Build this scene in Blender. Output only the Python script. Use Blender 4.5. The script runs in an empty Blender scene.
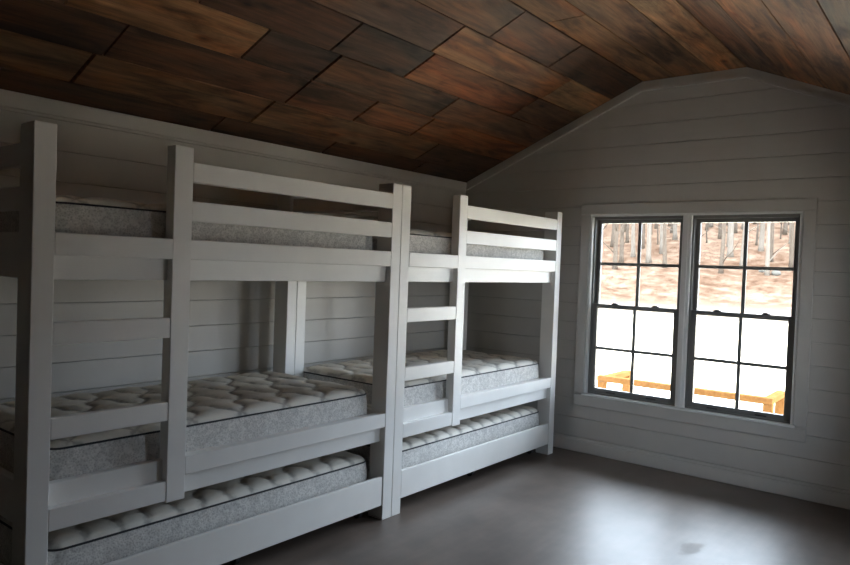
import bpy, bmesh, math, random
from mathutils import Matrix, Vector
random.seed(7)
scene = bpy.context.scene
COL = scene.collection

# ------------------------------------------------------------------ camera
cam_d = bpy.data.cameras.new('camera'); cam = bpy.data.objects.new('camera', cam_d); COL.objects.link(cam)
cam_d.sensor_width = 36.0; cam_d.lens = 693.5123 / 850 * 36.0; cam_d.clip_start = 0.05; cam_d.clip_end = 400
_r = Vector((0.62340753, -0.78106649, 0.03603026)); _u = Vector((-0.00333389, 0.04342486, 0.99905113)); _f = Vector((0.78188997, 0.62293612, -0.0244674))
M = Matrix((( _r.x, _u.x, -_f.x, -1.0888), (_r.y, _u.y, -_f.y, -2.721), (_r.z, _u.z, -_f.z, 1.5316), (0, 0, 0, 1)))
cam.matrix_world = M
scene.camera = cam

# ------------------------------------------------------------------ sky and exposure
world = bpy.data.worlds.new('overcast_sky'); scene.world = world; world.use_nodes = True
bg = world.node_tree.nodes['Background']
bg.inputs['Color'].default_value = (0.74, 0.86, 1.0, 1); bg.inputs['Strength'].default_value = 12.0
vs = scene.view_settings
vs.view_transform = 'Standard'; vs.look = 'None'; vs.exposure = 0.95; vs.gamma = 1.0; vs.use_curve_mapping = False
scene.cycles.diffuse_bounces = 8; scene.cycles.max_bounces = 14; scene.cycles.use_denoising = True
scene.cycles.sample_clamp_indirect = 6.0; scene.cycles.caustics_reflective = False

# ------------------------------------------------------------------ dimensions (metres)
XW = 4.336          # inner face of the window wall
YL = 1.1385         # inner face of the bunk wall
ZE = 2.3365         # eaves height
YF0, YF1, ZF = -0.555, -1.3337, 3.0651     # flat strip of the ceiling
YR = YF1 - (YL - YF0)                      # opposite wall
XB = -4.2           # wall behind the camera
OY0, OY1, OZ0, OZ1 = -0.156, -1.7504, 0.496, 2.009    # window opening
RX0, RX1 = 2.85, 3.28       # opening of an unseen window, added for light, in the wall facing the bunks

# ------------------------------------------------------------------ helpers
def link(name, mesh, parent=None, loc=(0, 0, 0), rot=None, mat=None):
    o = bpy.data.objects.new(name, mesh); COL.objects.link(o)
    o.parent = parent; o.location = loc
    if rot: o.rotation_euler = rot
    if mat and mesh and not mesh.materials: mesh.materials.append(mat)
    return o
def tag(o, label, cat=None, group=None, kind=None):
    if label: o['label'] = label
    if cat: o['category'] = cat
    if group: o['group'] = group
    if kind: o['kind'] = kind
    return o
def empty(name, loc=(0, 0, 0), parent=None):
    o = bpy.data.objects.new(name, None); COL.objects.link(o); o.location = loc; o.parent = parent
    o.empty_display_size = 0.05
    return o
def add_box(bm, x0, x1, y0, y1, z0, z1):
    vs_ = [bm.verts.new((x, y, z)) for x in (x0, x1) for y in (y0, y1) for z in (z0, z1)]
    for f in ((0, 1, 3, 2), (4, 6, 7, 5), (0, 4, 5, 1), (2, 3, 7, 6), (0, 2, 6, 4), (1, 5, 7, 3)):
        bm.faces.new([vs_[i] for i in f])
def finish(bm, name, bev=0.0, seg=1, smooth=False):
    if bev > 0: bmesh.ops.bevel(bm, geom=list(bm.edges), offset=bev, segments=seg, affect='EDGES', clamp_overlap=True)
    bmesh.ops.recalc_face_normals(bm, faces=list(bm.faces))
    if smooth:
        for f in bm.faces: f.smooth = True
    me = bpy.data.meshes.new(name); bm.to_mesh(me); bm.free()
    return me
def box(name, x0, x1, y0, y1, z0, z1, mat, parent=None, bev=0.002, po=(0, 0, 0)):
    """box given in the parent's frame; origin at the centre of its base"""
    cx, cy, cz = (x0 + x1) / 2, (y0 + y1) / 2, min(z0, z1)
    bm = bmesh.new(); add_box(bm, x0 - cx, x1 - cx, y0 - cy, y1 - cy, z0 - cz, z1 - cz)
    return link(name, finish(bm, name, bev), parent, (cx, cy, cz), None, mat)
def add_prism(bm, poly, axis, a, b):
    """poly: list of 2-D points, extruded along axis from a to b"""
    def P(p, t): return (t, p[0], p[1]) if axis == 'x' else (p[0], t, p[1]) if axis == 'y' else (p[0], p[1], t)
    A = [bm.verts.new(P(p, a)) for p in poly]; B = [bm.verts.new(P(p, b)) for p in poly]
    bm.faces.new(A); bm.faces.new(B[::-1]); n = len(poly)
    for i in range(n): bm.faces.new((A[i], B[i], B[(i + 1) % n], A[(i + 1) % n]))
def clip(poly, f):
    out = []
    for i in range(len(poly)):
        p, q = poly[i], poly[(i + 1) % len(poly)]; a, b = f(p), f(q)
        if a >= 0: out.append(p)
        if (a >= 0) != (b >= 0):
            t = a / (a - b); out.append((p[0] + t * (q[0] - p[0]), p[1] + t * (q[1] - p[1])))
    return out
def add_tube(bm, pts, radii, n=8, closed=False):
    rings = []
    N = len(pts)
    for i, p in enumerate(pts):
        a = pts[(i - 1) % N] if (closed or i > 0) else p; b = pts[(i + 1) % N] if (closed or i < N - 1) else p
        t = (Vector(b) - Vector(a)).normalized()
        ref = Vector((0, 0, 1)) if abs(t.z) < 0.9 else Vector((1, 0, 0))
        s = t.cross(ref).normalized(); w = s.cross(t)
        r = radii[i] if isinstance(radii, (list, tuple)) else radii
        rings.append([bm.verts.new(Vector(p) + r * (math.cos(2 * math.pi * k / n) * s + math.sin(2 * math.pi * k / n) * w)) for k in range(n)])
    for i in range(N if closed else N - 1):
        A, B = rings[i], rings[(i + 1) % N]
        for k in range(n): bm.faces.new((A[k], A[(k + 1) % n], B[(k + 1) % n], B[k]))
    if not closed: bm.faces.new(rings[0][::-1]); bm.faces.new(rings[-1])

# ------------------------------------------------------------------ materials
def material(name):
    m = bpy.data.materials.new(name); m.use_nodes = True
    nt = m.node_tree; return m, nt, nt.nodes['Principled BSDF']
def N(nt, kind, **kw):
    n = nt.nodes.new(kind)
    for k, v in kw.items():
        if k.startswith('i_'): n.inputs[k[2:].replace('_', ' ')].default_value = v
        else: setattr(n, k, v)
    return n
def math_n(nt, op, a, b=None):
    n = nt.nodes.new('ShaderNodeMath'); n.operation = op
    for i, v in enumerate((a, b)):
        if v is None: continue
        if isinstance(v, (int, float)): n.inputs[i].default_value = v
        else: nt.links.new(v, n.inputs[i])
    return n.outputs[0]
def ramp(nt, src, stops):
    r = nt.nodes.new('ShaderNodeValToRGB'); e = r.color_ramp.elements
    while len(e) < len(stops): e.new(0.5)
    for el, (p, c) in zip(e, stops): el.position = p; el.color = (*c, 1) if len(c) == 3 else c
    nt.links.new(src, r.inputs[0]); return r.outputs[0]
def mix(nt, fac, a, b, mode='MIX'):
    n = nt.nodes.new('ShaderNodeMix'); n.data_type = 'RGBA'; n.blend_type = mode
    for sock, v in ((n.inputs[0], fac), (n.inputs[6], a), (n.inputs[7], b)):
        if isinstance(v, (int, float)): sock.default_value = v
        elif isinstance(v, tuple): sock.default_value = (*v, 1) if len(v) == 3 else v
        else: nt.links.new(v, sock)
    return n.outputs[2]
def paint(name, col, rough=0.45, var=0.05, bump=0.15, scale=6):
    m, nt, p = material(name)
    tc = N(nt, 'ShaderNodeTexCoord'); nz = N(nt, 'ShaderNodeTexNoise', i_Scale=scale, i_Detail=4.0)
    nt.links.new(tc.outputs['Object'], nz.inputs['Vector'])
    d = tuple(c * (1 - var) for c in col)
    nt.links.new(ramp(nt, nz.outputs[0], [(0.3, d), (0.7, col)]), p.inputs['Base Color'])
    p.inputs['Roughness'].default_value = rough
    if bump:
        n2 = N(nt, 'ShaderNodeTexNoise', i_Scale=90.0, i_Detail=2.0); b = N(nt, 'ShaderNodeBump', i_Strength=bump, i_Distance=0.001)
        nt.links.new(tc.outputs['Object'], n2.inputs['Vector']); nt.links.new(n2.outputs[0], b.inputs['Height']); nt.links.new(b.outputs[0], p.inputs['Normal'])
    return m
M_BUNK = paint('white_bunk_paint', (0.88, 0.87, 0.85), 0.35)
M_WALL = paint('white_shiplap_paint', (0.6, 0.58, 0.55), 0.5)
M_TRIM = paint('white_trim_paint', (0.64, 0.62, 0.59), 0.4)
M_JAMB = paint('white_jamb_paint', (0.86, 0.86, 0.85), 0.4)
M_BACK = paint('wall_backing', (0.3, 0.29, 0.28), 0.9, bump=0)
M_FRAME = paint('dark_bronze_window_frame', (0.2, 0.195, 0.185), 0.35)
M_METAL = paint('dark_metal', (0.05, 0.05, 0.05), 0.3)
M_RUBBER = paint('black_caster', (0.03, 0.03, 0.03), 0.5)
M_PLY = paint('plywood_deck', (0.55, 0.42, 0.28), 0.7, var=0.2)
M_PIPING = paint('charcoal_piping', (0.035, 0.035, 0.04), 0.8)
M_ROOF = paint('roof_deck_dark_wood', (0.03, 0.02, 0.013), 0.9)

def floor_mat():
    m, nt, p = material('dark_stained_concrete')
    tc = N(nt, 'ShaderNodeTexCoord')
    n1 = N(nt, 'ShaderNodeTexNoise', i_Scale=1.6, i_Detail=8.0, i_Roughness=0.6); nt.links.new(tc.outputs['Object'], n1.inputs['Vector'])
    mp = N(nt, 'ShaderNodeMapping'); mp.inputs['Scale'].default_value = (1.2, 9, 1); nt.links.new(tc.outputs['Object'], mp.inputs[0])
    n2 = N(nt, 'ShaderNodeTexNoise', i_Scale=2.0, i_Detail=6.0); nt.links.new(mp.outputs[0], n2.inputs['Vector'])
    c = ramp(nt, n1.outputs[0], [(0.3, (0.105, 0.08, 0.066)), (0.7, (0.2, 0.16, 0.137))])
    c = mix(nt, 0.5, c, ramp(nt, n2.outputs[0], [(0.35, (0.72, 0.72, 0.72)), (0.65, (1, 1, 1))]), 'MULTIPLY')
    nt.links.new(c, p.inputs['Base Color']); p.inputs['Specular IOR Level'].default_value = 0.42
    rr = ramp(nt, n2.outputs[0], [(0.3, (0.385,) * 3), (0.7, (0.415,) * 3)])
    # a dull scuffed patch
    mv = N(nt, 'ShaderNodeMapping'); mv.inputs['Location'].default_value = (-2.90, 1.53 * 2.2, 0); mv.inputs['Scale'].default_value = (1.0, 2.2, 1); nt.links.new(tc.outputs['Object'], mv.inputs[0])
    ln = N(nt, 'ShaderNodeVectorMath', operation='LENGTH'); nt.links.new(mv.outputs[0], ln.inputs[0])
    n3 = N(nt, 'ShaderNodeTexNoise', i_Scale=9.0, i_Detail=3.0); nt.links.new(tc.outputs['Object'], n3.inputs['Vector'])
    sc_ = ramp(nt, math_n(nt, 'ADD', ln.outputs['Value'], math_n(nt, 'MULTIPLY', n3.outputs[0], 0.25)), [(0.21, (1, 1, 1)), (0.25, (0, 0, 0))])
    nt.links.new(mix(nt, sc_, rr, (0.56, 0.56, 0.56)), p.inputs['Roughness'])
    b = N(nt, 'ShaderNodeBump', i_Strength=0.003, i_Distance=0.002); nt.links.new(n2.outputs[0], b.inputs['Height']); nt.links.new(b.outputs[0], p.inputs['Normal'])
    return m
M_FLOOR = floor_mat()

def plank_mat():
    m, nt, p = material('reclaimed_barn_wood')
    tc = N(nt, 'ShaderNodeTexCoord'); oi = N(nt, 'ShaderNodeObjectInfo')
    off = N(nt, 'ShaderNodeCombineXYZ')
    for i, k in enumerate((37.0, 91.0, 53.0)): nt.links.new(math_n(nt, 'MULTIPLY', oi.outputs['Random'], k), off.inputs[i])
    add = N(nt, 'ShaderNodeVectorMath', operation='ADD'); nt.links.new(tc.outputs['Object'], add.inputs[0]); nt.links.new(off.outputs[0], add.inputs[1])
    mp = N(nt, 'ShaderNodeMapping'); mp.inputs['Scale'].default_value = (1.5, 26, 8); nt.links.new(add.outputs[0], mp.inputs[0])
    grain = N(nt, 'ShaderNodeTexNoise', i_Scale=1.6, i_Detail=9.0, i_Roughness=0.65, i_Distortion=0.6); nt.links.new(mp.outputs[0], grain.inputs['Vector'])
    mp2 = N(nt, 'ShaderNodeMapping'); mp2.inputs['Scale'].default_value = (0.9, 4.2, 3); nt.links.new(add.outputs[0], mp2.inputs[0])
    stain = N(nt, 'ShaderNodeTexNoise', i_Scale=2.2, i_Detail=5.0, i_Roughness=0.6, i_Distortion=0.6); nt.links.new(mp2.outputs[0], stain.inputs['Vector'])
    hue = N(nt, 'ShaderNodeTexNoise', i_Scale=1.1, i_Detail=3.0, i_Distortion=0.8); nt.links.new(mp2.outputs[0], hue.inputs['Vector'])
    mp3 = N(nt, 'ShaderNodeMapping'); mp3.inputs['Scale'].default_value = (2.2, 5.0, 1.0); nt.links.new(add.outputs[0], mp3.inputs[0])
    vor = N(nt, 'ShaderNodeTexVoronoi', i_Scale=0.9); nt.links.new(mp3.outputs[0], vor.inputs['Vector'])
    knot = ramp(nt, vor.outputs['Distance'], [(0.03, (0.12, 0.1, 0.08)), (0.09, (0.75, 0.6, 0.5)), (0.14, (1, 1, 1))])
    c = mix(nt, 1.0, oi.outputs['Color'], ramp(nt, grain.outputs[0], [(0.28, (0.45, 0.43, 0.41)), (0.5, (0.9, 0.87, 0.83)), (0.72, (1.25, 1.18, 1.1))]), 'MULTIPLY')
    c = mix(nt, ramp(nt, hue.outputs[0], [(0.45, (0, 0, 0)), (0.68, (0.75,) * 3)]), c, mix(nt, 1.0, c, (1.5, 0.98, 0.62), 'MULTIPLY'))
    c = mix(nt, 1.0, c, ramp(nt, stain.outputs[0], [(0.34, (0.3, 0.29, 0.29)), (0.5, (0.85, 0.85, 0.85)), (0.68, (1.35, 1.3, 1.25))]), 'MULTIPLY')
    c = mix(nt, 1.0, c, knot, 'MULTIPLY')
    nt.links.new(c, p.inputs['Base Color']); p.inputs['Roughness'].default_value = 0.7
    b = N(nt, 'ShaderNodeBump', i_Strength=0.5, i_Distance=0.004); nt.links.new(grain.outputs[0], b.inputs['Height']); nt.links.new(b.outputs[0], p.inputs['Normal'])
    return m
M_PLANK = plank_mat()

QP, QQ = 0.276, 0.44       # quilting repeat along and across the mattress
def quilt_h(x, y):
    u = x / QP; w = y / QQ; w = w + 0.09 * math.sin(4 * math.pi * w)
    return math.sqrt(abs(math.sin(math.pi * (u + w)) * math.sin(math.pi * (u - w))))
def quilt_mat():
    m, nt, p = material('quilted_mattress_ticking')
    tc = N(nt, 'ShaderNodeTexCoord'); s = N(nt, 'ShaderNodeSeparateXYZ'); nt.links.new(tc.outputs['Object'], s.inputs[0])
    u = math_n(nt, 'DIVIDE', s.outputs[0], QP); w = math_n(nt, 'DIVIDE', s.outputs[1], QQ)
    w = math_n(nt, 'ADD', w, math_n(nt, 'MULTIPLY', math_n(nt, 'SINE', math_n(nt, 'MULTIPLY', w, 4 * math.pi)), 0.09))
    a = math_n(nt, 'ABSOLUTE', math_n(nt, 'SINE', math_n(nt, 'MULTIPLY', math_n(nt, 'ADD', u, w), math.pi)))
    b = math_n(nt, 'ABSOLUTE', math_n(nt, 'SINE', math_n(nt, 'MULTIPLY', math_n(nt, 'SUBTRACT', u, w), math.pi)))
    h = math_n(nt, 'MINIMUM', a, b)
    nz = N(nt, 'ShaderNodeTexNoise', i_Scale=34.0, i_Detail=3.0); nt.links.new(tc.outputs['Object'], nz.inputs['Vector'])
    hh = math_n(nt, 'ADD', h, math_n(nt, 'MULTIPLY', math_n(nt, 'SUBTRACT', nz.outputs[0], 0.5), 0.7))
    c = ramp(nt, hh, [(0.03, (0.42, 0.4, 0.37)), (0.2, (0.64, 0.62, 0.57)), (0.36, (0.74, 0.71, 0.65))])
    nt.links.new(c, p.inputs['Base Color']); p.inputs['Roughness'].default_value = 0.75
    bp_ = N(nt, 'ShaderNodeBump', i_Strength=0.4, i_Distance=0.004); nt.links.new(nz.outputs[0], bp_.inputs['Height']); nt.links.new(bp_.outputs[0], p.inputs['Normal'])
    return m
M_QUILT = quilt_mat()
def border_mat():
    m, nt, p = material('woven_mattress_border')
    tc = N(nt, 'ShaderNodeTexCoord')
    w1 = N(nt, 'ShaderNodeTexVoronoi', i_Scale=110.0); nt.links.new(tc.outputs['Object'], w1.inputs['Vector'])
    n1 = N(nt, 'ShaderNodeTexNoise', i_Scale=22.0, i_Detail=4.0, i_Distortion=1.5); nt.links.new(tc.outputs['Object'], n1.inputs['Vector'])
    c = mix(nt, 0.7, ramp(nt, w1.outputs['Distance'], [(0.15, (0.5, 0.49, 0.48)), (0.6, (0.72, 0.71, 0.69))]), ramp(nt, n1.outputs[0], [(0.4, (0.72, 0.72, 0.73)), (0.6, (1, 1, 1))]), 'MULTIPLY')
    nt.links.new(c, p.inputs['Base Color']); p.inputs['Roughness'].default_value = 0.8
    b = N(nt, 'ShaderNodeBump', i_Strength=0.4, i_Distance=0.003); nt.links.new(w1.outputs['Distance'], b.inputs['Height']); nt.links.new(b.outputs[0], p.inputs['Normal'])
    return m
M_BORDER = border_mat()
def glass_mat():
    m, nt, p = material('window_glass')
    out = nt.nodes['Material Output']; nt.nodes.remove(p)
    tr = N(nt, 'ShaderNodeBsdfTransparent'); tr.inputs[0].default_value = (0.96, 0.97, 0.97, 1)
    gl = N(nt, 'ShaderNodeBsdfGlossy'); gl.inputs['Roughness'].default_value = 0.02
    fr = N(nt, 'ShaderNodeFresnel', i_IOR=1.3); mx = N(nt, 'ShaderNodeMixShader')
    nt.links.new(fr.outputs[0], mx.inputs[0]); nt.links.new(tr.outputs[0], mx.inputs[1]); nt.links.new(gl.outputs[0], mx.inputs[2]); nt.links.new(mx.outputs[0], out.inputs[0])
    return m
M_GLASS = glass_mat()
def noise_mat(name, stops, scale, rough=0.9, detail=8.0, stretch=(1, 1, 1)):
    m, nt, p = material(name)
    tc = N(nt, 'ShaderNodeTexCoord'); mp = N(nt, 'ShaderNodeMapping'); mp.inputs['Scale'].default_value = stretch; nt.links.new(tc.outputs['Object'], mp.inputs[0])
    nz = N(nt, 'ShaderNodeTexNoise', i_Scale=scale, i_Detail=detail, i_Roughness=0.65); nt.links.new(mp.outputs[0], nz.inputs['Vector'])
    nt.links.new(ramp(nt, nz.outputs[0], stops), p.inputs['Base Color']); p.inputs['Roughness'].default_value = rough; p.inputs['Specular IOR Level'].default_value = 0.0
    b = N(nt, 'ShaderNodeBump', i_Strength=0.3, i_Distance=0.02); nt.links.new(nz.outputs[0], b.inputs['Height']); nt.links.new(b.outputs[0], p.inputs['Normal'])
    return m
M_GRAVEL = noise_mat('pale_gravel', [(0.3, (0.74, 0.59, 0.42)), (0.7, (0.86, 0.70, 0.51))], 2.0)
def litter_mat():
    m, nt, p = material('fallen_leaf_litter')
    tc = N(nt, 'ShaderNodeTexCoord'); s_ = N(nt, 'ShaderNodeSeparateXYZ'); nt.links.new(tc.outputs['Object'], s_.inputs[0])
    n1 = N(nt, 'ShaderNodeTexNoise', i_Scale=1.1, i_Detail=4.0, i_Roughness=0.7); nt.links.new(tc.outputs['Object'], n1.inputs['Vector'])
    n2 = N(nt, 'ShaderNodeTexNoise', i_Scale=0.16, i_Detail=4.0); nt.links.new(tc.outputs['Object'], n2.inputs['Vector'])
    c = ramp(nt, n1.outputs[0], [(0.34, (0.045, 0.025, 0.016)), (0.46, (0.076, 0.047, 0.031)), (0.54, (0.09, 0.059, 0.041)), (0.66, (0.12, 0.088, 0.064))])
    c = mix(nt, 1.0, c, ramp(nt, n2.outputs[0], [(0.3, (0.85, 0.8, 0.76)), (0.7, (1.2, 1.2, 1.2))]), 'MULTIPLY')
    # overexposed fade put into the colour, paler where the hill meets the gravel
    d = math_n(nt, 'ADD', s_.outputs[0], math_n(nt, 'MULTIPLY', s_.outputs[1], 0.3))
    d = math_n(nt, 'ADD', d, math_n(nt, 'MULTIPLY', n1.outputs[0], 9.0))
    f = ramp(nt, math_n(nt, 'DIVIDE', math_n(nt, 'SUBTRACT', d, 37.0), 8.0), [(0.0, (0, 0, 0)), (1.0, (1, 1, 1))])
    nt.links.new(mix(nt, f, (0.25, 0.2, 0.15), c), p.inputs['Base Color']); p.inputs['Roughness'].default_value = 0.95; p.inputs['Specular IOR Level'].default_value = 0.0
    return m
M_LITTER = litter_mat()
M_BARK = noise_mat('grey_bark', [(0.3, (0.05, 0.036, 0.026)), (0.7, (0.09, 0.071, 0.055))], 3.0, stretch=(4, 4, 0.5))
M_PALEBARK = noise_mat('pale_bark', [(0.3, (0.09, 0.072, 0.056)), (0.7, (0.135, 0.113, 0.092))], 3.0, stretch=(4, 4, 0.5))
M_LUMBER = noise_mat('fresh_pine_lumber', [(0.3, (0.115, 0.054, 0.018)), (0.7, (0.16, 0.08, 0.03))], 3.0, 0.7, stretch=(1, 8, 8))
M_ROCK = noise_mat('grey_rock', [(0.3, (0.06, 0.054, 0.045)), (0.7, (0.11, 0.1, 0.085))], 2.0)
M_LEAF = noise_mat('russet_leaves', [(0.3, (0.3, 0.13, 0.06)), (0.7, (0.5, 0.3, 0.14))], 4.0)

# ------------------------------------------------------------------ floor, walls, ceiling
fl = box('floor', XB - 0.2, XW, YR - 0.2, YL + 0.2, -0.12, 0, M_FLOOR, bev=0); fl.data.transform(Matrix.Translation(fl.location)); fl.location = (0, 0, 0); tag(fl, 'dark grey smooth stained concrete floor with a soft sheen', kind='structure')
BT = 0.018; ROW = 0.1625; ROW0 = 0.285 - 0.1625 * 2
def profile_clip(poly):
    m1 = (ZF - ZE) / (YL - YF0)
    for f in (lambda p: ZF - p[1], lambda p: ZE + m1 * (YL - p[0]) - p[1], lambda p: ZE + m1 * (p[0] - YR) - p[1]): poly = clip(poly, f)
    return poly
def board_poly(wall, poly, axis, a, b):
    cy = sum(p[0] for p in poly) / len(poly); cz = min(p[1] for p in poly)
    bm = bmesh.new(); add_prism(bm, [(p[0] - cy, p[1] - cz) for p in poly], axis, 0, b - a)
    loc = (a, cy, cz) if axis == 'x' else (cy, a, cz)
    return link('board', finish(bm, 'board', 0.002), wall, loc, None, M_WALL)
def shiplap_side(wall, y0, y1, cut=None):
    """long side wall, boards with butt joints"""
    z = ROW0; k = 0
    while z < ZE:
        a, b = max(z, 0) + 0.0015, min(z + ROW, ZE) - 0.0015
        if b - a > 0.02:
            cuts = [XB] + ([random.uniform(-1.5, -0.2)] if k % 2 else [random.uniform(-0.2, 0.9)]) + [XW]
            spans = list(zip(cuts[:-1], cuts[1:]))
            if cut and z > 0.44 and z + ROW < 2.08: spans = [spans[0], (cuts[1], cut[0]), (cut[1], XW)]
            for c0, c1 in spans:
                board_poly(wall, [(c0 + 0.0005, a), (c1 - 0.0005, a), (c1 - 0.0005, b), (c0 + 0.0005, b)], 'y', y0, y1)
        z += ROW; k += 1
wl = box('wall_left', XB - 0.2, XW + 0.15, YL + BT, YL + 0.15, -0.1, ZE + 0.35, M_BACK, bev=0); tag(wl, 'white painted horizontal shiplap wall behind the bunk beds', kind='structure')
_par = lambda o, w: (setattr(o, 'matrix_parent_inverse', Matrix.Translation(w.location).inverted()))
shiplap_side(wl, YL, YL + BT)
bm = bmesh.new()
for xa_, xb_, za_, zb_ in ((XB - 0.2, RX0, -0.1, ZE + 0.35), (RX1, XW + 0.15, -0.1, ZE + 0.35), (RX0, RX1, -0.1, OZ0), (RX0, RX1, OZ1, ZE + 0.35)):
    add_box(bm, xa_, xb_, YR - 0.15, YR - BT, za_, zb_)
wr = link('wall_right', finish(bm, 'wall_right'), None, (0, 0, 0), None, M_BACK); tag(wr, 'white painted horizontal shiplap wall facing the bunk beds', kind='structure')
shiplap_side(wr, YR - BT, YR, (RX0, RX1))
def gable_boards(wall, xa, xb, cut):
    z = ROW0
    while z < ZF:
        a, b = max(z, 0) + 0.0015, z + ROW - 0.0015
        if b > 0.02:
            spans = [(YR, YL)]
            if cut and z > 0.44 and z + ROW < 2.08: spans = [(YR, OY1), (OY0, YL)]
            for s0, s1 in spans:
                poly = profile_clip([(s0, a), (s1, a), (s1, b), (s0, b)])
                if len(poly) > 2 and max(p[1] for p in poly) - a > 0.01: board_poly(wall, poly, 'x', xa, xb)
        z += ROW
bm = bmesh.new()
x0, x1 = XW + BT, XW + 0.15
add_prism(bm, [(YR - 0.15, -0.1), (OY1, -0.1), (OY1, ZF + 0.2), (YR - 0.15, ZF + 0.2)], 'x', x0, x1)
add_prism(bm, [(OY0, -0.1), (YL + 0.15, -0.1), (YL + 0.15, ZF + 0.2), (OY0, ZF + 0.2)], 'x', x0, x1)
add_prism(bm, [(OY1, -0.1), (OY0, -0.1), (OY0, OZ0), (OY1, OZ0)], 'x', x0, x1)
add_prism(bm, [(OY1, OZ1), (OY0, OZ1), (OY0, ZF + 0.2), (OY1, ZF + 0.2)], 'x', x0, x1)
wf = link('wall_far', finish(bm, 'wall_far'), None, (0, 0, 0), None, M_BACK); tag(wf, 'white painted shiplap gable wall around the double window', kind='structure')
gable_boards(wf, XW, XW + BT, True)
wn = box('wall_near', XB - 0.15, XB - BT, YR - 0.15, YL + 0.15, -0.1, ZF + 0.2, M_BACK, bev=0); tag(wn, 'white painted shiplap gable wall opposite the window', kind='structure')
gable_boards(wn, XB - BT, XB, False)
for w in (wl, wn):
    for c in w.children: c.matrix_parent_inverse = Matrix.Translation(w.location).inverted()

# ceiling: dark backing and reclaimed planks
SL = math.hypot(YL - YF0, ZF - ZE); ANG = math.atan2(ZF - ZE, YL - YF0)
bm = bmesh.new(); T = 0.024
def slab(pts): add_prism(bm, pts, 'x', XB - 0.2, XW + 0.3)
dz = T / math.cos(ANG)
prof = [(YL + 0.2, ZE - 0.2 * math.tan(ANG) + dz), (YF0, ZF + dz), (YF1, ZF + dz), (YR - 0.2, ZE - 0.2 * math.tan(ANG) + dz)]
slab(prof + [(p[0], p[1] + 0.15) for p in prof[::-1]])
ce = link('ceiling', finish(bm, 'ceiling'), None, (0, 0, 0), None, M_ROOF); tag(ce, 'vaulted ceiling clad in dark reclaimed barn wood planks', kind='structure')
BROWN = [(0.17, 0.095, 0.052), (0.13, 0.078, 0.046), (0.2, 0.115, 0.06), (0.105, 0.066, 0.043), (0.15, 0.1, 0.065), (0.22, 0.13, 0.07)]
DARK = (0.07, 0.044, 0.03); TAN = (0.36, 0.235, 0.135); ORANGE = (0.27, 0.13, 0.06); GREY = (0.13, 0.1, 0.085); MID = (0.19, 0.115, 0.065)
def plank(x0, x1, s0, s1, base, tdir, col):
    """plank in a sloped plane: base point (y,z) at s=0, running along tdir (y,z)"""
    w = s1 - s0; l = x1 - x0
    if l < 0.05: return
    bm_ = bmesh.new(); g = random.uniform(0.0015, 0.0035); e = random.uniform(0.004, 0.013)
    add_box(bm_, -l / 2 + e, l / 2 - e * 0.5, -w / 2 + g, w / 2 - g, random.uniform(-0.003, 0.0), T - 0.002)
    sm = (s0 + s1) / 2
    o = link('plank', finish(bm_, 'plank', 0.0025), ce, ((x0 + x1) / 2, base[0] + tdir[0] * sm, base[1] + tdir[1] * sm), None, M_PLANK)
    # local y -> slope direction, local z -> up and out of the room
    ty, tz = tdir
    if ty < 0: yx = Vector((0, -ty, -tz))
    else: yx = Vector((0, ty, tz))
    o.rotation_euler = (math.atan2(yx.z, yx.y), 0, 0)
    o.color = (col[0] * 1.2, col[1] * 1.08, col[2] * 0.95, 1)
def row(s0, s1, base, tdir, cuts, cols):
    xs = [XB] + cuts + [XW - 0.001]
    for i, (a, b) in enumerate(zip(xs[:-1], xs[1:])):
        c = cols.get(i) or random.choice(BROWN); j = random.uniform(0.85, 1.15)
        plank(a, b, s0, s1, base, tdir, tuple(v * j for v in c))
tl = (-math.cos(ANG), math.sin(ANG)); bl = (YL, ZE)
row(0.0, 0.18, bl, tl, [-1.2, 0.2, 1.5, 2.45, 3.5], {0: DARK, 1: DARK, 2: DARK, 3: DARK, 4: DARK, 5: DARK})
row(0.18, 0.45, bl, tl, [-0.9, 0.56, 1.68, 3.35], {1: (0.15, 0.1, 0.06), 2: (0.19, 0.12, 0.07), 3: (0.19, 0.12, 0.07), 4: DARK})
row(0.45, 0.72, bl, tl, [-0.7, 0.6, 1.75, 2.35, 2.97], {1: DARK, 2: (0.1, 0.06, 0.04), 3: (0.12, 0.07, 0.045), 4: (0.15, 0.085, 0.05), 5: (0.24, 0.115, 0.055)})
row(0.72, 1.0, bl, tl, [-0.8, 0.3, 1.23, 1.75, 2.92], {1: DARK, 2: (0.27, 0.16, 0.085), 3: (0.06, 0.042, 0.034), 4: (0.11, 0.075, 0.05), 5: (0.15, 0.09, 0.055)})
row(1.0, 1.28, bl, tl, [-0.4, 0.8, 1.65, 2.3, 3.6], {2: DARK, 3: (0.07, 0.05, 0.038), 4: (0.23, 0.105, 0.05), 5: (0.14, 0.085, 0.05)})
row(1.28, 1.56, bl, tl, [-0.6, 0.9, 2.25, 3.62], {2: (0.15, 0.1, 0.075), 3: (0.26, 0.15, 0.08), 4: (0.3, 0.2, 0.11)})
row(1.56, SL - 0.001, bl, tl, [-0.2, 1.35, 2.5, 3.25], {2: (0.17, 0.11, 0.07), 3: (0.14, 0.08, 0.05), 4: (0.11, 0.07, 0.045)})
bf, tf = (YF0, ZF), (-1.0, 0.0)
row(0.001, 0.265, bf, tf, [-0.9, 1.1, 2.75], {2: (0.2, 0.12, 0.07), 3: (0.25, 0.145, 0.075)})
row(0.265, 0.545, bf, tf, [-0.3, 1.2], {1: MID, 2: (0.2, 0.125, 0.075)})
row(0.545, YF0 - YF1 - 0.001, bf, tf, [-1.0, 0.8], {2: TAN})
br, tr_ = (YF1, ZF), (-math.cos(ANG), -math.sin(ANG))
row(0.001, 0.29, br, tr_, [-0.9, 0.9], {2: (0.16, 0.105, 0.075)})
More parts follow.
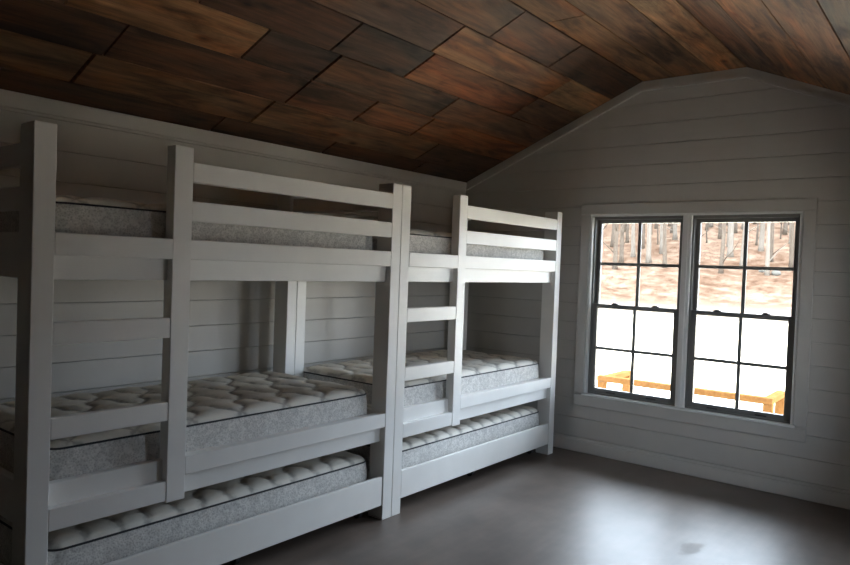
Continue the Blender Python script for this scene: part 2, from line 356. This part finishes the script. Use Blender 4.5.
row(0.29, 0.58, br, tr_, [-0.2, 1.3], {2: (0.31, 0.165, 0.085)})
row(0.58, 0.87, br, tr_, [-1.1, 0.6], {2: (0.28, 0.16, 0.095)})
row(0.87, 1.15, br, tr_, [-0.4, 1.6], {2: GREY})
row(1.15, 1.43, br, tr_, [-0.9, 1.0, 2.7], {})
row(1.43, 1.71, br, tr_, [0.2, 2.0], {})
row(1.71, SL, br, tr_, [-0.6, 1.4, 3.0], {})

# trims and baseboards
def trim_prism(name, label, poly_list, axis, spans, mat=M_TRIM):
    bm_ = bmesh.new()
    for poly, (a, b) in zip(poly_list, spans): add_prism(bm_, poly, axis, a, b)
    return tag(link(name, finish(bm_, name, 0.003), None, (0, 0, 0), None, mat), label, kind='structure')
tb = tag(box('baseboard_left', XB, XW - 0.017, YL - 0.016, YL - 0.0005, 0, 0.1, M_TRIM, bev=0.004), 'white flat baseboard behind the bunk beds', kind='structure')
tag(box('baseboard_right', XB, XW - 0.017, YR + 0.0005, YR + 0.016, 0, 0.1, M_TRIM, bev=0.004), 'white flat baseboard on the wall facing the bunks', kind='structure')
tag(box('baseboard_far', XW - 0.016, XW - 0.0005, YR, YL, 0, 0.1, M_TRIM, bev=0.004), 'white flat baseboard under the double window', kind='structure')
tag(box('baseboard_near', XB + 0.0005, XB + 0.016, YR + 0.017, YL - 0.017, 0, 0.1, M_TRIM, bev=0.004), 'white flat baseboard on the wall opposite the window', kind='structure')
def band(p, q, h):   # parallelogram band hanging h below the line p-q
    return [p, q, (q[0], q[1] - h), (p[0], p[1] - h)]
H = 0.075
m1 = math.tan(ANG)
tt = empty('trim_1'); tag(tt, 'white crown trim following the ceiling slopes on the window wall', kind='structure')
for p, q in (((YL - 0.02, ZE + 0.02 * m1), (YF0, ZF)), ((YF0, ZF), (YF1, ZF)), ((YF1, ZF), (YR + 0.02, ZE + 0.02 * m1))):
    for h0, h1, d in ((0.004, H, 0.016), (H - 0.016, H + 0.006, 0.03)):
        bm_ = bmesh.new(); add_prism(bm_, [(p[0], p[1] - h0), (q[0], q[1] - h0), (q[0], q[1] - h1), (p[0], p[1] - h1)], 'x', XW - d, XW - 0.0005)
        link('trim_board' if d < 0.02 else 'bead', finish(bm_, 'trim_board'), tt, (0, 0, 0), None, M_TRIM)
tag(box('trim_2', XB, XW - 0.017, YL - 0.016, YL - 0.0005, ZE - 0.085, ZE - 0.002, M_TRIM, bev=0.003), 'white flat crown trim along the top of the bunk wall', kind='structure')
tag(box('trim_3', XB, XW - 0.017, YR + 0.0005, YR + 0.016, ZE - 0.085, ZE - 0.002, M_TRIM, bev=0.003), 'white flat crown trim along the wall facing the bunks', kind='structure')
# window casings: local x points out of the room, local y along the wall
OW = OY0 - OY1
def casing(name, loc, rz, label, OW=OW, mull=True):
    cs = empty(name, loc); cs.rotation_euler = (0, 0, rz); tag(cs, label, kind='structure')
    def cbox(n, y0, y1, z0, z1, x0=-0.016, x1=-0.0005, bev=0.003):
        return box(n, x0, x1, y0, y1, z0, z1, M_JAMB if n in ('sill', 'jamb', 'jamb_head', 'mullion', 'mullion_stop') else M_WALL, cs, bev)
    h, o, zb, zt, wt, wb = OW / 2, OW / 2 + 0.084, OZ0, OZ1, 2.095, 0.3965
    cbox('head_board', -o, o, zt, wt)
    for sg in (-1, 1):
        cbox('side_board', min(sg * h, sg * o), max(sg * h, sg * o), zb + 0.0085, zt - 0.0005)
        cbox('jamb', min(sg * h, sg * (h - 0.02)), max(sg * h, sg * (h - 0.02)), zb + 0.008, zt - 0.018, -0.004, 0.12)
    cbox('apron', -o, o, wb, zb - 0.0085)
    cbox('sill', -h - 0.01, h + 0.01, zb - 0.008, zb + 0.008, -0.026, 0.12); cbox('jamb_head', -h, h, zt - 0.018, zt, -0.004, 0.12)
    if not mull: return
    cbox('mullion', -0.034, 0.034, zb + 0.008, zt - 0.018, 0.004, 0.12)
    cbox('mullion_stop', -0.012, 0.012, zb + 0.008, zt - 0.018, -0.004, 0.004)
YM = (OY0 + OY1) / 2; XM = (RX0 + RX1) / 2
casing('trim_4', (XW, YM, 0), 0, 'white flat board casing around the double window')
casing('added_window_trim', (XM, YR, 0), -math.pi / 2, 'white flat board casing around the added unseen window facing the bunks', RX1 - RX0, False)  # casing of the window added for extra daylight

def window(name, loc, rz, label, hw=(OW / 2 - 0.02 - 0.034) / 2, ly=0.17):
    """double-hung unit"""
    zb, zt = OZ0 + 0.008, OZ1 - 0.018
    w = empty(name, (loc[0], loc[1], zb)); w.rotation_euler = (0, 0, rz); tag(w, label, kind='structure')
    h = zt - zb
    def ring(bm_, x0, x1, w0, z0, z1, st, rb, rt):
        add_box(bm_, x0, x1, -w0, -w0 + st, z0, z1); add_box(bm_, x0, x1, w0 - st, w0, z0, z1)
        add_box(bm_, x0, x1, -w0 + st, w0 - st, z0, z0 + rb); add_box(bm_, x0, x1, -w0 + st, w0 - st, z1 - rt, z1)
    bm_ = bmesh.new(); ring(bm_, 0.0, 0.088, hw - 0.001, 0.0, h, 0.012, 0.012, 0.022)
    link('frame', finish(bm_, 'frame', 0.001), w, (0, 0, 0), None, M_FRAME)
    zm = 1.245 - zb
    for nm, x0, z0, z1, st, rb, rt in (('upper_sash', 0.05, zm - 0.018, h - 0.022, 0.03, 0.034, 0.03), ('lower_sash', 0.012, 0.012, zm + 0.018, 0.04, 0.038, 0.034)):
        sw = hw - 0.013
        bm_ = bmesh.new(); ring(bm_, x0, x0 + 0.034, sw, z0, z1, st, rb, rt)
        s = link(nm, finish(bm_, nm, 0.002), w, (0, 0, 0), None, M_FRAME)
        gw, g0, g1 = sw - st, z0 + rb, z1 - rt; gm = (g0 + g1) / 2
        box('muntin', x0 + 0.008, x0 + 0.028, -0.0125, 0.0125, g0, g1, M_FRAME, s, 0.002)
        for sg in (-1, 1): box('muntin', x0 + 0.008, x0 + 0.028, min(sg * 0.0125, sg * gw), max(sg * 0.0125, sg * gw), gm - 0.0125, gm + 0.0125, M_FRAME, s, 0.002)
        for sg in (-1, 1):
            for a, b in ((g0, gm - 0.0125), (gm + 0.0125, g1)):
                box('pane', x0 + 0.016, x0 + 0.020, min(sg * 0.0125, sg * gw), max(sg * 0.0125, sg * gw), a, b, M_GLASS, s, 0)
    ls = [c for c in w.children if c.name.startswith('lower_sash')][0]
    for yy in (-ly, ly):
        bm_ = bmesh.new(); add_box(bm_, 0.014, 0.044, yy - 0.028, yy + 0.028, zm + 0.018, zm + 0.026); add_box(bm_, 0.02, 0.038, yy - 0.012, yy + 0.02, zm + 0.026, zm + 0.032)
        link('sash_lock', finish(bm_, 'sash_lock', 0.002), ls, (0, 0, 0), None, M_METAL)
    for yy in (-ly, ly):
        box('lift', 0.002, 0.012, yy - 0.04, yy + 0.04, 0.022, 0.032, M_METAL, ls, 0.002)
    return w
WC = (OW / 2 - 0.02 + 0.034) / 2
window('window_1', (XW + 0.03, YM + WC), 0, 'dark framed double-hung window nearer the bunk beds, eight panes')
window('window_2', (XW + 0.03, YM - WC), 0, 'dark framed double-hung window farther from the bunk beds, eight panes')
window('added_window', (XM, YR - 0.03), -math.pi / 2, 'added unseen dark framed double-hung window in the wall facing the bunks', (RX1 - RX0) / 2 - 0.02, 0.1)  # out of view, added to brighten the room
# daylight portals in the window openings (they guide the sky's light through the glass and emit nothing)
for loc, rot in (((XW + 0.2, YM, (OZ0 + OZ1) / 2), (0, math.pi / 2, 0)), ((XM, YR - 0.2, (OZ0 + OZ1) / 2), (math.pi / 2, 0, 0))):
    pd = bpy.data.lights.new('window_portal', 'AREA'); pd.shape = 'RECTANGLE'; pd.cycles.is_portal = True
    pd.size, pd.size_y = (OZ1 - OZ0, OW) if rot[0] == 0 else (RX1 - RX0, OZ1 - OZ0)
    po = bpy.data.objects.new('window_portal', pd); COL.objects.link(po); po.location = loc; po.rotation_euler = rot

# ------------------------------------------------------------------ bunk beds
CW, PD = 0.082, 0.118; LW, LD = 0.0905, 0.062
F = 0.035; RB = 0.073; YB0, YB1 = 0.92, 1.053
Z = dict(top=2.012, r1=(1.861, 1.949), r2=(1.690, 1.779), b3=(1.520, 1.608), ur=(1.4263, 1.605), lf=(0.561, 0.644), lr=(0.4698, 0.640), A=(1.179, 1.266), B=(0.818, 0.900), C=(0.4655, 0.553))
def bunk(X0, L, lx, label):
    t = empty('bunk_bed', (X0, 0, 0)); tag(t, label, 'bunk bed', 'white bunk beds along the wall')
    b = lambda n, *a: box(n, *a, M_BUNK, t, 0.0025)
    for x in (0.0015, L - CW - 0.0015):
        b('post', x, x + CW, 0, PD, 0, Z['top']); b('post', x, x + CW, YB0, YB1, 0, Z['top'])
    b('ladder_post', lx, lx + LW, -0.001, LD, 0.457, Z['top'])
    xa, xb = CW + 0.002, L - CW - 0.002; xr = lx + LW + 0.0005
    b('guard_rail', xr, xb, 0.001, F, *Z['r1']); b('guard_rail', xr, xb, 0.001, F, *Z['r2'])
    b('upper_front_board', xa, xb, 0.0005, F, *Z['b3'])
    b('upper_side_rail', xa, xb, F + 0.0005, RB, *Z['ur'])
    b('lower_front_board', xr, xb, 0.001, F, *Z['lf'])
    b('lower_side_rail', xa, xb, F + 0.0005, RB, *Z['lr'])
    for k in 'ABC': b('ladder_rung', xa, lx - 0.0005, 0.001, F, *Z[k])
    for x0_, x1_ in ((0.025, 0.06), (L - 0.06, L - 0.025)):
        for k in ('r1', 'r2'): b('end_guard_rail', x0_, x1_, PD + 0.0005, YB0 - 0.0005, *Z[k])
        for k in ('ur', 'lr'): b('end_rail', x0_, x1_, PD + 0.0005, YB0 - 0.0005, *Z[k])
    for k in ('ur', 'lr'): b('back_rail', xa, xb, YB1 - 0.038, YB1, *Z[k])
    for z in (1.512, 0.542): box('deck', 0.065, L - 0.065, RB + 0.001, YB1 - 0.039, z, z + 0.018, M_PLY, t, 0)
    return t
L1, L2 = 2.08, 2.047
bunk(0.0, L1, 0.572, 'white wooden bunk bed with ladder, its foot against the other bunk, away from window')
bunk(L1, L2, 0.592, 'white wooden bunk bed with ladder standing in the corner beside the window wall')

def trundle(X0, L, label):
    t = empty('trundle_bed', (X0, 0.004, 0)); tag(t, label, 'trundle bed', 'white trundle beds under the bunks')
    b = lambda n, *a: box(n, *a, M_BUNK, t, 0.0025)
    xa, xb = CW + 0.006, L - CW - 0.006
    b('front_panel', xa, xb, 0, 0.022, 0.09, 0.264); b('back_panel', xa, xb, 0.872, 0.894, 0.09, 0.2)
    for x in (xa, xb - 0.015): b('end_panel', x, x + 0.015, 0.0225, 0.8715, 0.09, 0.2)
    box('deck', xa + 0.023, xb - 0.023, 0.0225, 0.8715, 0.148, 0.16, M_PLY, t, 0)
    for x in (xa + 0.07, (xa + xb) / 2, xb - 0.07):
        for y in (0.13, 0.80):
            bm_ = bmesh.new(); add_tube(bm_, [(-0.014, 0, 0.032), (0.014, 0, 0.032)], 0.032, 14)
            c = link('caster', finish(bm_, 'caster', 0.003), t, (x, y, 0), None, M_RUBBER)
            bm_ = bmesh.new(); add_box(bm_, -0.02, -0.016, -0.018, 0.018, 0.025, 0.1); add_box(bm_, 0.016, 0.02, -0.018, 0.018, 0.025, 0.1); add_box(bm_, -0.025, 0.025, -0.025, 0.025, 0.1, 0.148)
            link('bracket', finish(bm_, 'bracket'), c, (0, 0, 0), None, M_METAL)
    return t
trundle(0.0, L1, 'white low trundle bed on casters under the bunk away from the window')
trundle(L1, L2, 'white low trundle bed on casters under the bunk beside the window wall')

# ------------------------------------------------------------------ mattresses
def mattress_meshes(hx, hy, hs, r=0.055):
    nx, ny = 132, 72
    def rnd(x, y):
        dx, dy = abs(x) - (hx - r), abs(y) - (hy - r)
        if dx > 0 and dy > 0:
            k = max(dx, dy) / math.hypot(dx, dy)
            x = math.copysign(hx - r + dx * k, x); y = math.copysign(hy - r + dy * k, y)
        return x, y
    def edge(x, y):
        dx, dy = abs(x) - (hx - r), abs(y) - (hy - r)
        if dx > 0 and dy > 0: return r - math.hypot(dx, dy)
        return min(hx - abs(x), hy - abs(y))
    # spacing finer near the edges
    def axis(n, h):
        return [h * (0.86 * t + 0.14 * math.sin(t * math.pi / 2)) for t in (2 * i / n - 1 for i in range(n + 1))]
    ax, ay = axis(nx, hx), axis(ny, hy)
    bm_ = bmesh.new(); g = {}
    for i, x in enumerate(ax):
        for j, y in enumerate(ay):
            X, Y = rnd(x, y); e = max(0.0, edge(X, Y)); k = min(e / 0.07, 1.0)
            z = hs + 0.030 * math.sqrt(max(0.0, 1 - (1 - k) ** 2)) + 0.020 * k ** 0.5 * (quilt_h(X, Y) ** 0.8 - 0.5) + 0.004 * k
            g[i, j] = bm_.verts.new((X, Y, z))
    for i in range(nx):
        for j in range(ny): bm_.faces.new((g[i, j], g[i + 1, j], g[i + 1, j + 1], g[i, j + 1]))
    top = finish(bm_, 'quilted_top', smooth=True)
    ring = [(ax[i], ay[0]) for i in range(0, nx, 2)] + [(ax[nx], ay[j]) for j in range(0, ny, 2)] + [(ax[i], ay[ny]) for i in range(nx, 0, -2)] + [(ax[0], ay[j]) for j in range(ny, 0, -2)]
    ring = [rnd(*p) for p in ring]
    bm_ = bmesh.new(); prev = None; lv = 6
    for k in range(lv + 1):
        f = k / lv; s = 0.008 * math.sin(math.pi * f)
        cur = [bm_.verts.new((x * (1 + s / hx) if abs(x) > 0 else x, y * (1 + s / hy), f * hs)) for x, y in ring]
        if prev:
            for a in range(len(cur)): bm_.faces.new((prev[a], prev[(a + 1) % len(cur)], cur[(a + 1) % len(cur)], cur[a]))
        else: bm_.faces.new(cur[::-1])
        prev = cur
    side = finish(bm_, 'border', smooth=True)
    pip = []
    for z in (hs, 0.006):
        bm_ = bmesh.new(); add_tube(bm_, [(x, y, z) for x, y in ring], 0.0045, 6, closed=True); pip.append(finish(bm_, 'piping', smooth=True))
    return top, side, pip
def mattress(x0, x1, z, meshes, label, dy=0.0):
    t = empty('mattress', ((x0 + x1) / 2, (0.083 + 1.003) / 2 + dy, z)); tag(t, label, 'mattress', 'bare mattresses on the bunk beds')
    link('border', meshes[1], t, (0, 0, 0), None, M_BORDER); link('quilted_top', meshes[0], t, (0, 0, 0), None, M_QUILT)
    for p in meshes[2]: link('piping', p, t, (0, 0, 0), None, M_PIPING)
MA = mattress_meshes(0.91, 0.46, 0.195)
MB = mattress_meshes(0.91, 0.395, 0.195)
mattress(0.12, 1.94, 1.531, MA, 'bare quilted mattress on the top bunk away from the window')
mattress(0.12, 1.94, 0.561, MA, 'bare quilted mattress on the lower bunk away from the window')
mattress(0.12, 1.94, 0.161, MB, 'bare quilted mattress in the trundle away from the window', -0.080)
mattress(2.185, 4.005, 1.531, MA, 'bare quilted mattress on the top bunk beside the window wall')
mattress(2.185, 4.005, 0.561, MA, 'bare quilted mattress on the lower bunk beside the window wall')
mattress(2.1935, 4.0135, 0.161, MB, 'bare quilted mattress in the trundle beside the window wall', -0.080)

# ------------------------------------------------------------------ outside
GZ = -0.55
def ground_z(x, y):
    d = x + 0.30 * y
    if d < 32: return GZ - 0.12
    if d < 45: return GZ - 0.12 + 0.0098 * (d - 32) ** 2
    return GZ - 0.12 + 1.656 + 0.24 * (d - 45)
bm = bmesh.new(); nx, ny = 60, 40; g = {}
for i in range(nx + 1):
    for j in range(ny + 1):
        x = 20 + 85 * i / nx; y = -50 + 110 * j / ny
        g[i, j] = bm.verts.new((x, y, ground_z(x, y) + random.uniform(-0.07, 0.07)))
for i in range(nx):
    for j in range(ny): bm.faces.new((g[i, j], g[i + 1, j], g[i + 1, j + 1], g[i, j + 1]))
hs_ = link('hillside', finish(bm, 'hillside', smooth=True), None, (0, 0, 0), None, M_LITTER); tag(hs_, 'leaf-strewn hillside rising behind the yard', kind='structure')
gr = box('ground', -60, 60, -90, 90, GZ - 0.3, GZ, M_GRAVEL, bev=0); tag(gr, 'pale bright gravel yard outside the window', kind='structure')

rl = empty('porch_railing', (6.15, -0.36, GZ)); tag(rl, 'fresh orange lumber railing just outside the window', 'railing')
def rbox(n, x0, x1, y0, y1, z0, z1): return box(n, x0 - 6.15, x1 - 6.15, y0 + 0.36, y1 + 0.36, z0 - GZ, z1 - GZ, M_LUMBER, rl, 0.004)
rbox('front_rail', 6.10, 6.19, -1.25, 0.53, 0.325, 0.388)
rbox('side_rail', 6.192, 6.80, 0.40, 0.49, 0.333, 0.388); rbox('side_rail', 6.192, 6.72, -1.25, -1.16, 0.333, 0.388)
for x, y in ((6.10, 0.44), (6.70, 0.40), (6.10, -1.25), (6.62, -1.25)): rbox('post', x, x + 0.085, y, y + 0.085, GZ, 0.324 if x < 6.5 else 0.332)

def tree(x, y, h, r, mat, seed, label):
    rg = random.Random(seed); z0 = ground_z(x, y) - 0.15
    t = empty('tree', (x, y, z0)); tag(t, label, 'tree', 'bare trees on the hillside')
    lx, ly = rg.uniform(-0.05, 0.05), rg.uniform(-0.05, 0.05)
    pts = [(lx * h * f + rg.uniform(-0.1, 0.1) * f, ly * h * f + rg.uniform(-0.1, 0.1) * f, h * f) for f in (0, 0.04, 0.15, 0.3, 0.5, 0.7, 0.85, 1)]
    rad = [r * k for k in (1.5, 1.1, 0.95, 0.85, 0.65, 0.42, 0.22, 0.05)]
    bm_ = bmesh.new(); add_tube(bm_, pts, rad, 8); link('trunk', finish(bm_, 'trunk', smooth=True), t, (0, 0, 0), None, mat)
    for k in range(4):
        f = rg.uniform(0.15, 0.85); i = min(6, int(f * 7)); p = Vector(pts[i]).lerp(Vector(pts[i + 1]), rg.random())
        b_ = link('branch', rg.choice(BR[mat.name]), t, p); sc_ = rg.uniform(0.5, 1.0) * (1.15 - f); b_.scale = (sc_,) * 3; b_.rotation_euler = (0, 0, rg.uniform(0, 6.28))
BR = {}
for mt in (M_BARK, M_PALEBARK):
    BR[mt.name] = []
    for k in range(3):
        bm_ = bmesh.new(); a_ = random.uniform(0.4, 0.9); q = [Vector((0, 0, 0))]
        for m_ in range(4): q.append(q[-1] + Vector((0.5, random.uniform(-0.15, 0.15), a_ * 0.5 + random.uniform(-0.05, 0.15))))
        add_tube(bm_, q, [0.06, 0.045, 0.03, 0.02, 0.006], 6)
        me = finish(bm_, 'branch', smooth=True); me.materials.append(mt); BR[mt.name].append(me)
def tree_at(az, d, *a):     # az: direction from the room, d: distance
    tree(-1.0 + d * math.cos(az), -2.7 + d * math.sin(az), *a)
rg = random.Random(5)
LB = ('slender grey bare tree on the leafy hillside', 'pale whitish bare tree on the leafy hillside', 'thin dark bare sapling on the leafy hillside')
spots = []
while len(spots) < 175:
    i = len(spots); az = (0.15 + 0.31 * ((i * 0.618034 + rg.uniform(-0.004, 0.004)) % 1.0)) if i < 140 else rg.uniform(-0.05, 0.65); d = rg.uniform(47, 84)
    x, y = -1.0 + d * math.cos(az), -2.7 + d * math.sin(az)
    if x + 0.3 * y < 48: x += 48 - (x + 0.3 * y)
    if any(math.hypot(x - a, y - b) < 1.6 for a, b in spots): continue
    spots.append((x, y)); kind = rg.choice((0, 0, 1, 2))
    tree(x, y, rg.uniform(13, 19) if kind < 2 else rg.uniform(7, 10), (0.13, 0.15, 0.06)[kind] * rg.uniform(0.8, 1.3), (M_BARK, M_PALEBARK, M_BARK)[kind], i, LB[kind])
def rock(x, y, s, label):
    bm_ = bmesh.new(); bmesh.ops.create_icosphere(bm_, subdivisions=2, radius=s)
    for v in bm_.verts: v.co = Vector((v.co.x * 1.3, v.co.y, v.co.z * 0.75)) * random.uniform(0.85, 1.1)
    tag(link('boulder', finish(bm_, 'boulder', smooth=True), None, (x, y, ground_z(x, y) + s * 0.35), None, M_ROCK), label, 'rock', 'boulders on the hillside')
for az, d, s in ((0.205, 48, 0.28), (0.221, 48.6, 0.2), (0.178, 49, 0.36)):
    rock(-1.0 + d * math.cos(az), -2.7 + d * math.sin(az), s, 'grey boulder lying among the leaves on the hillside')
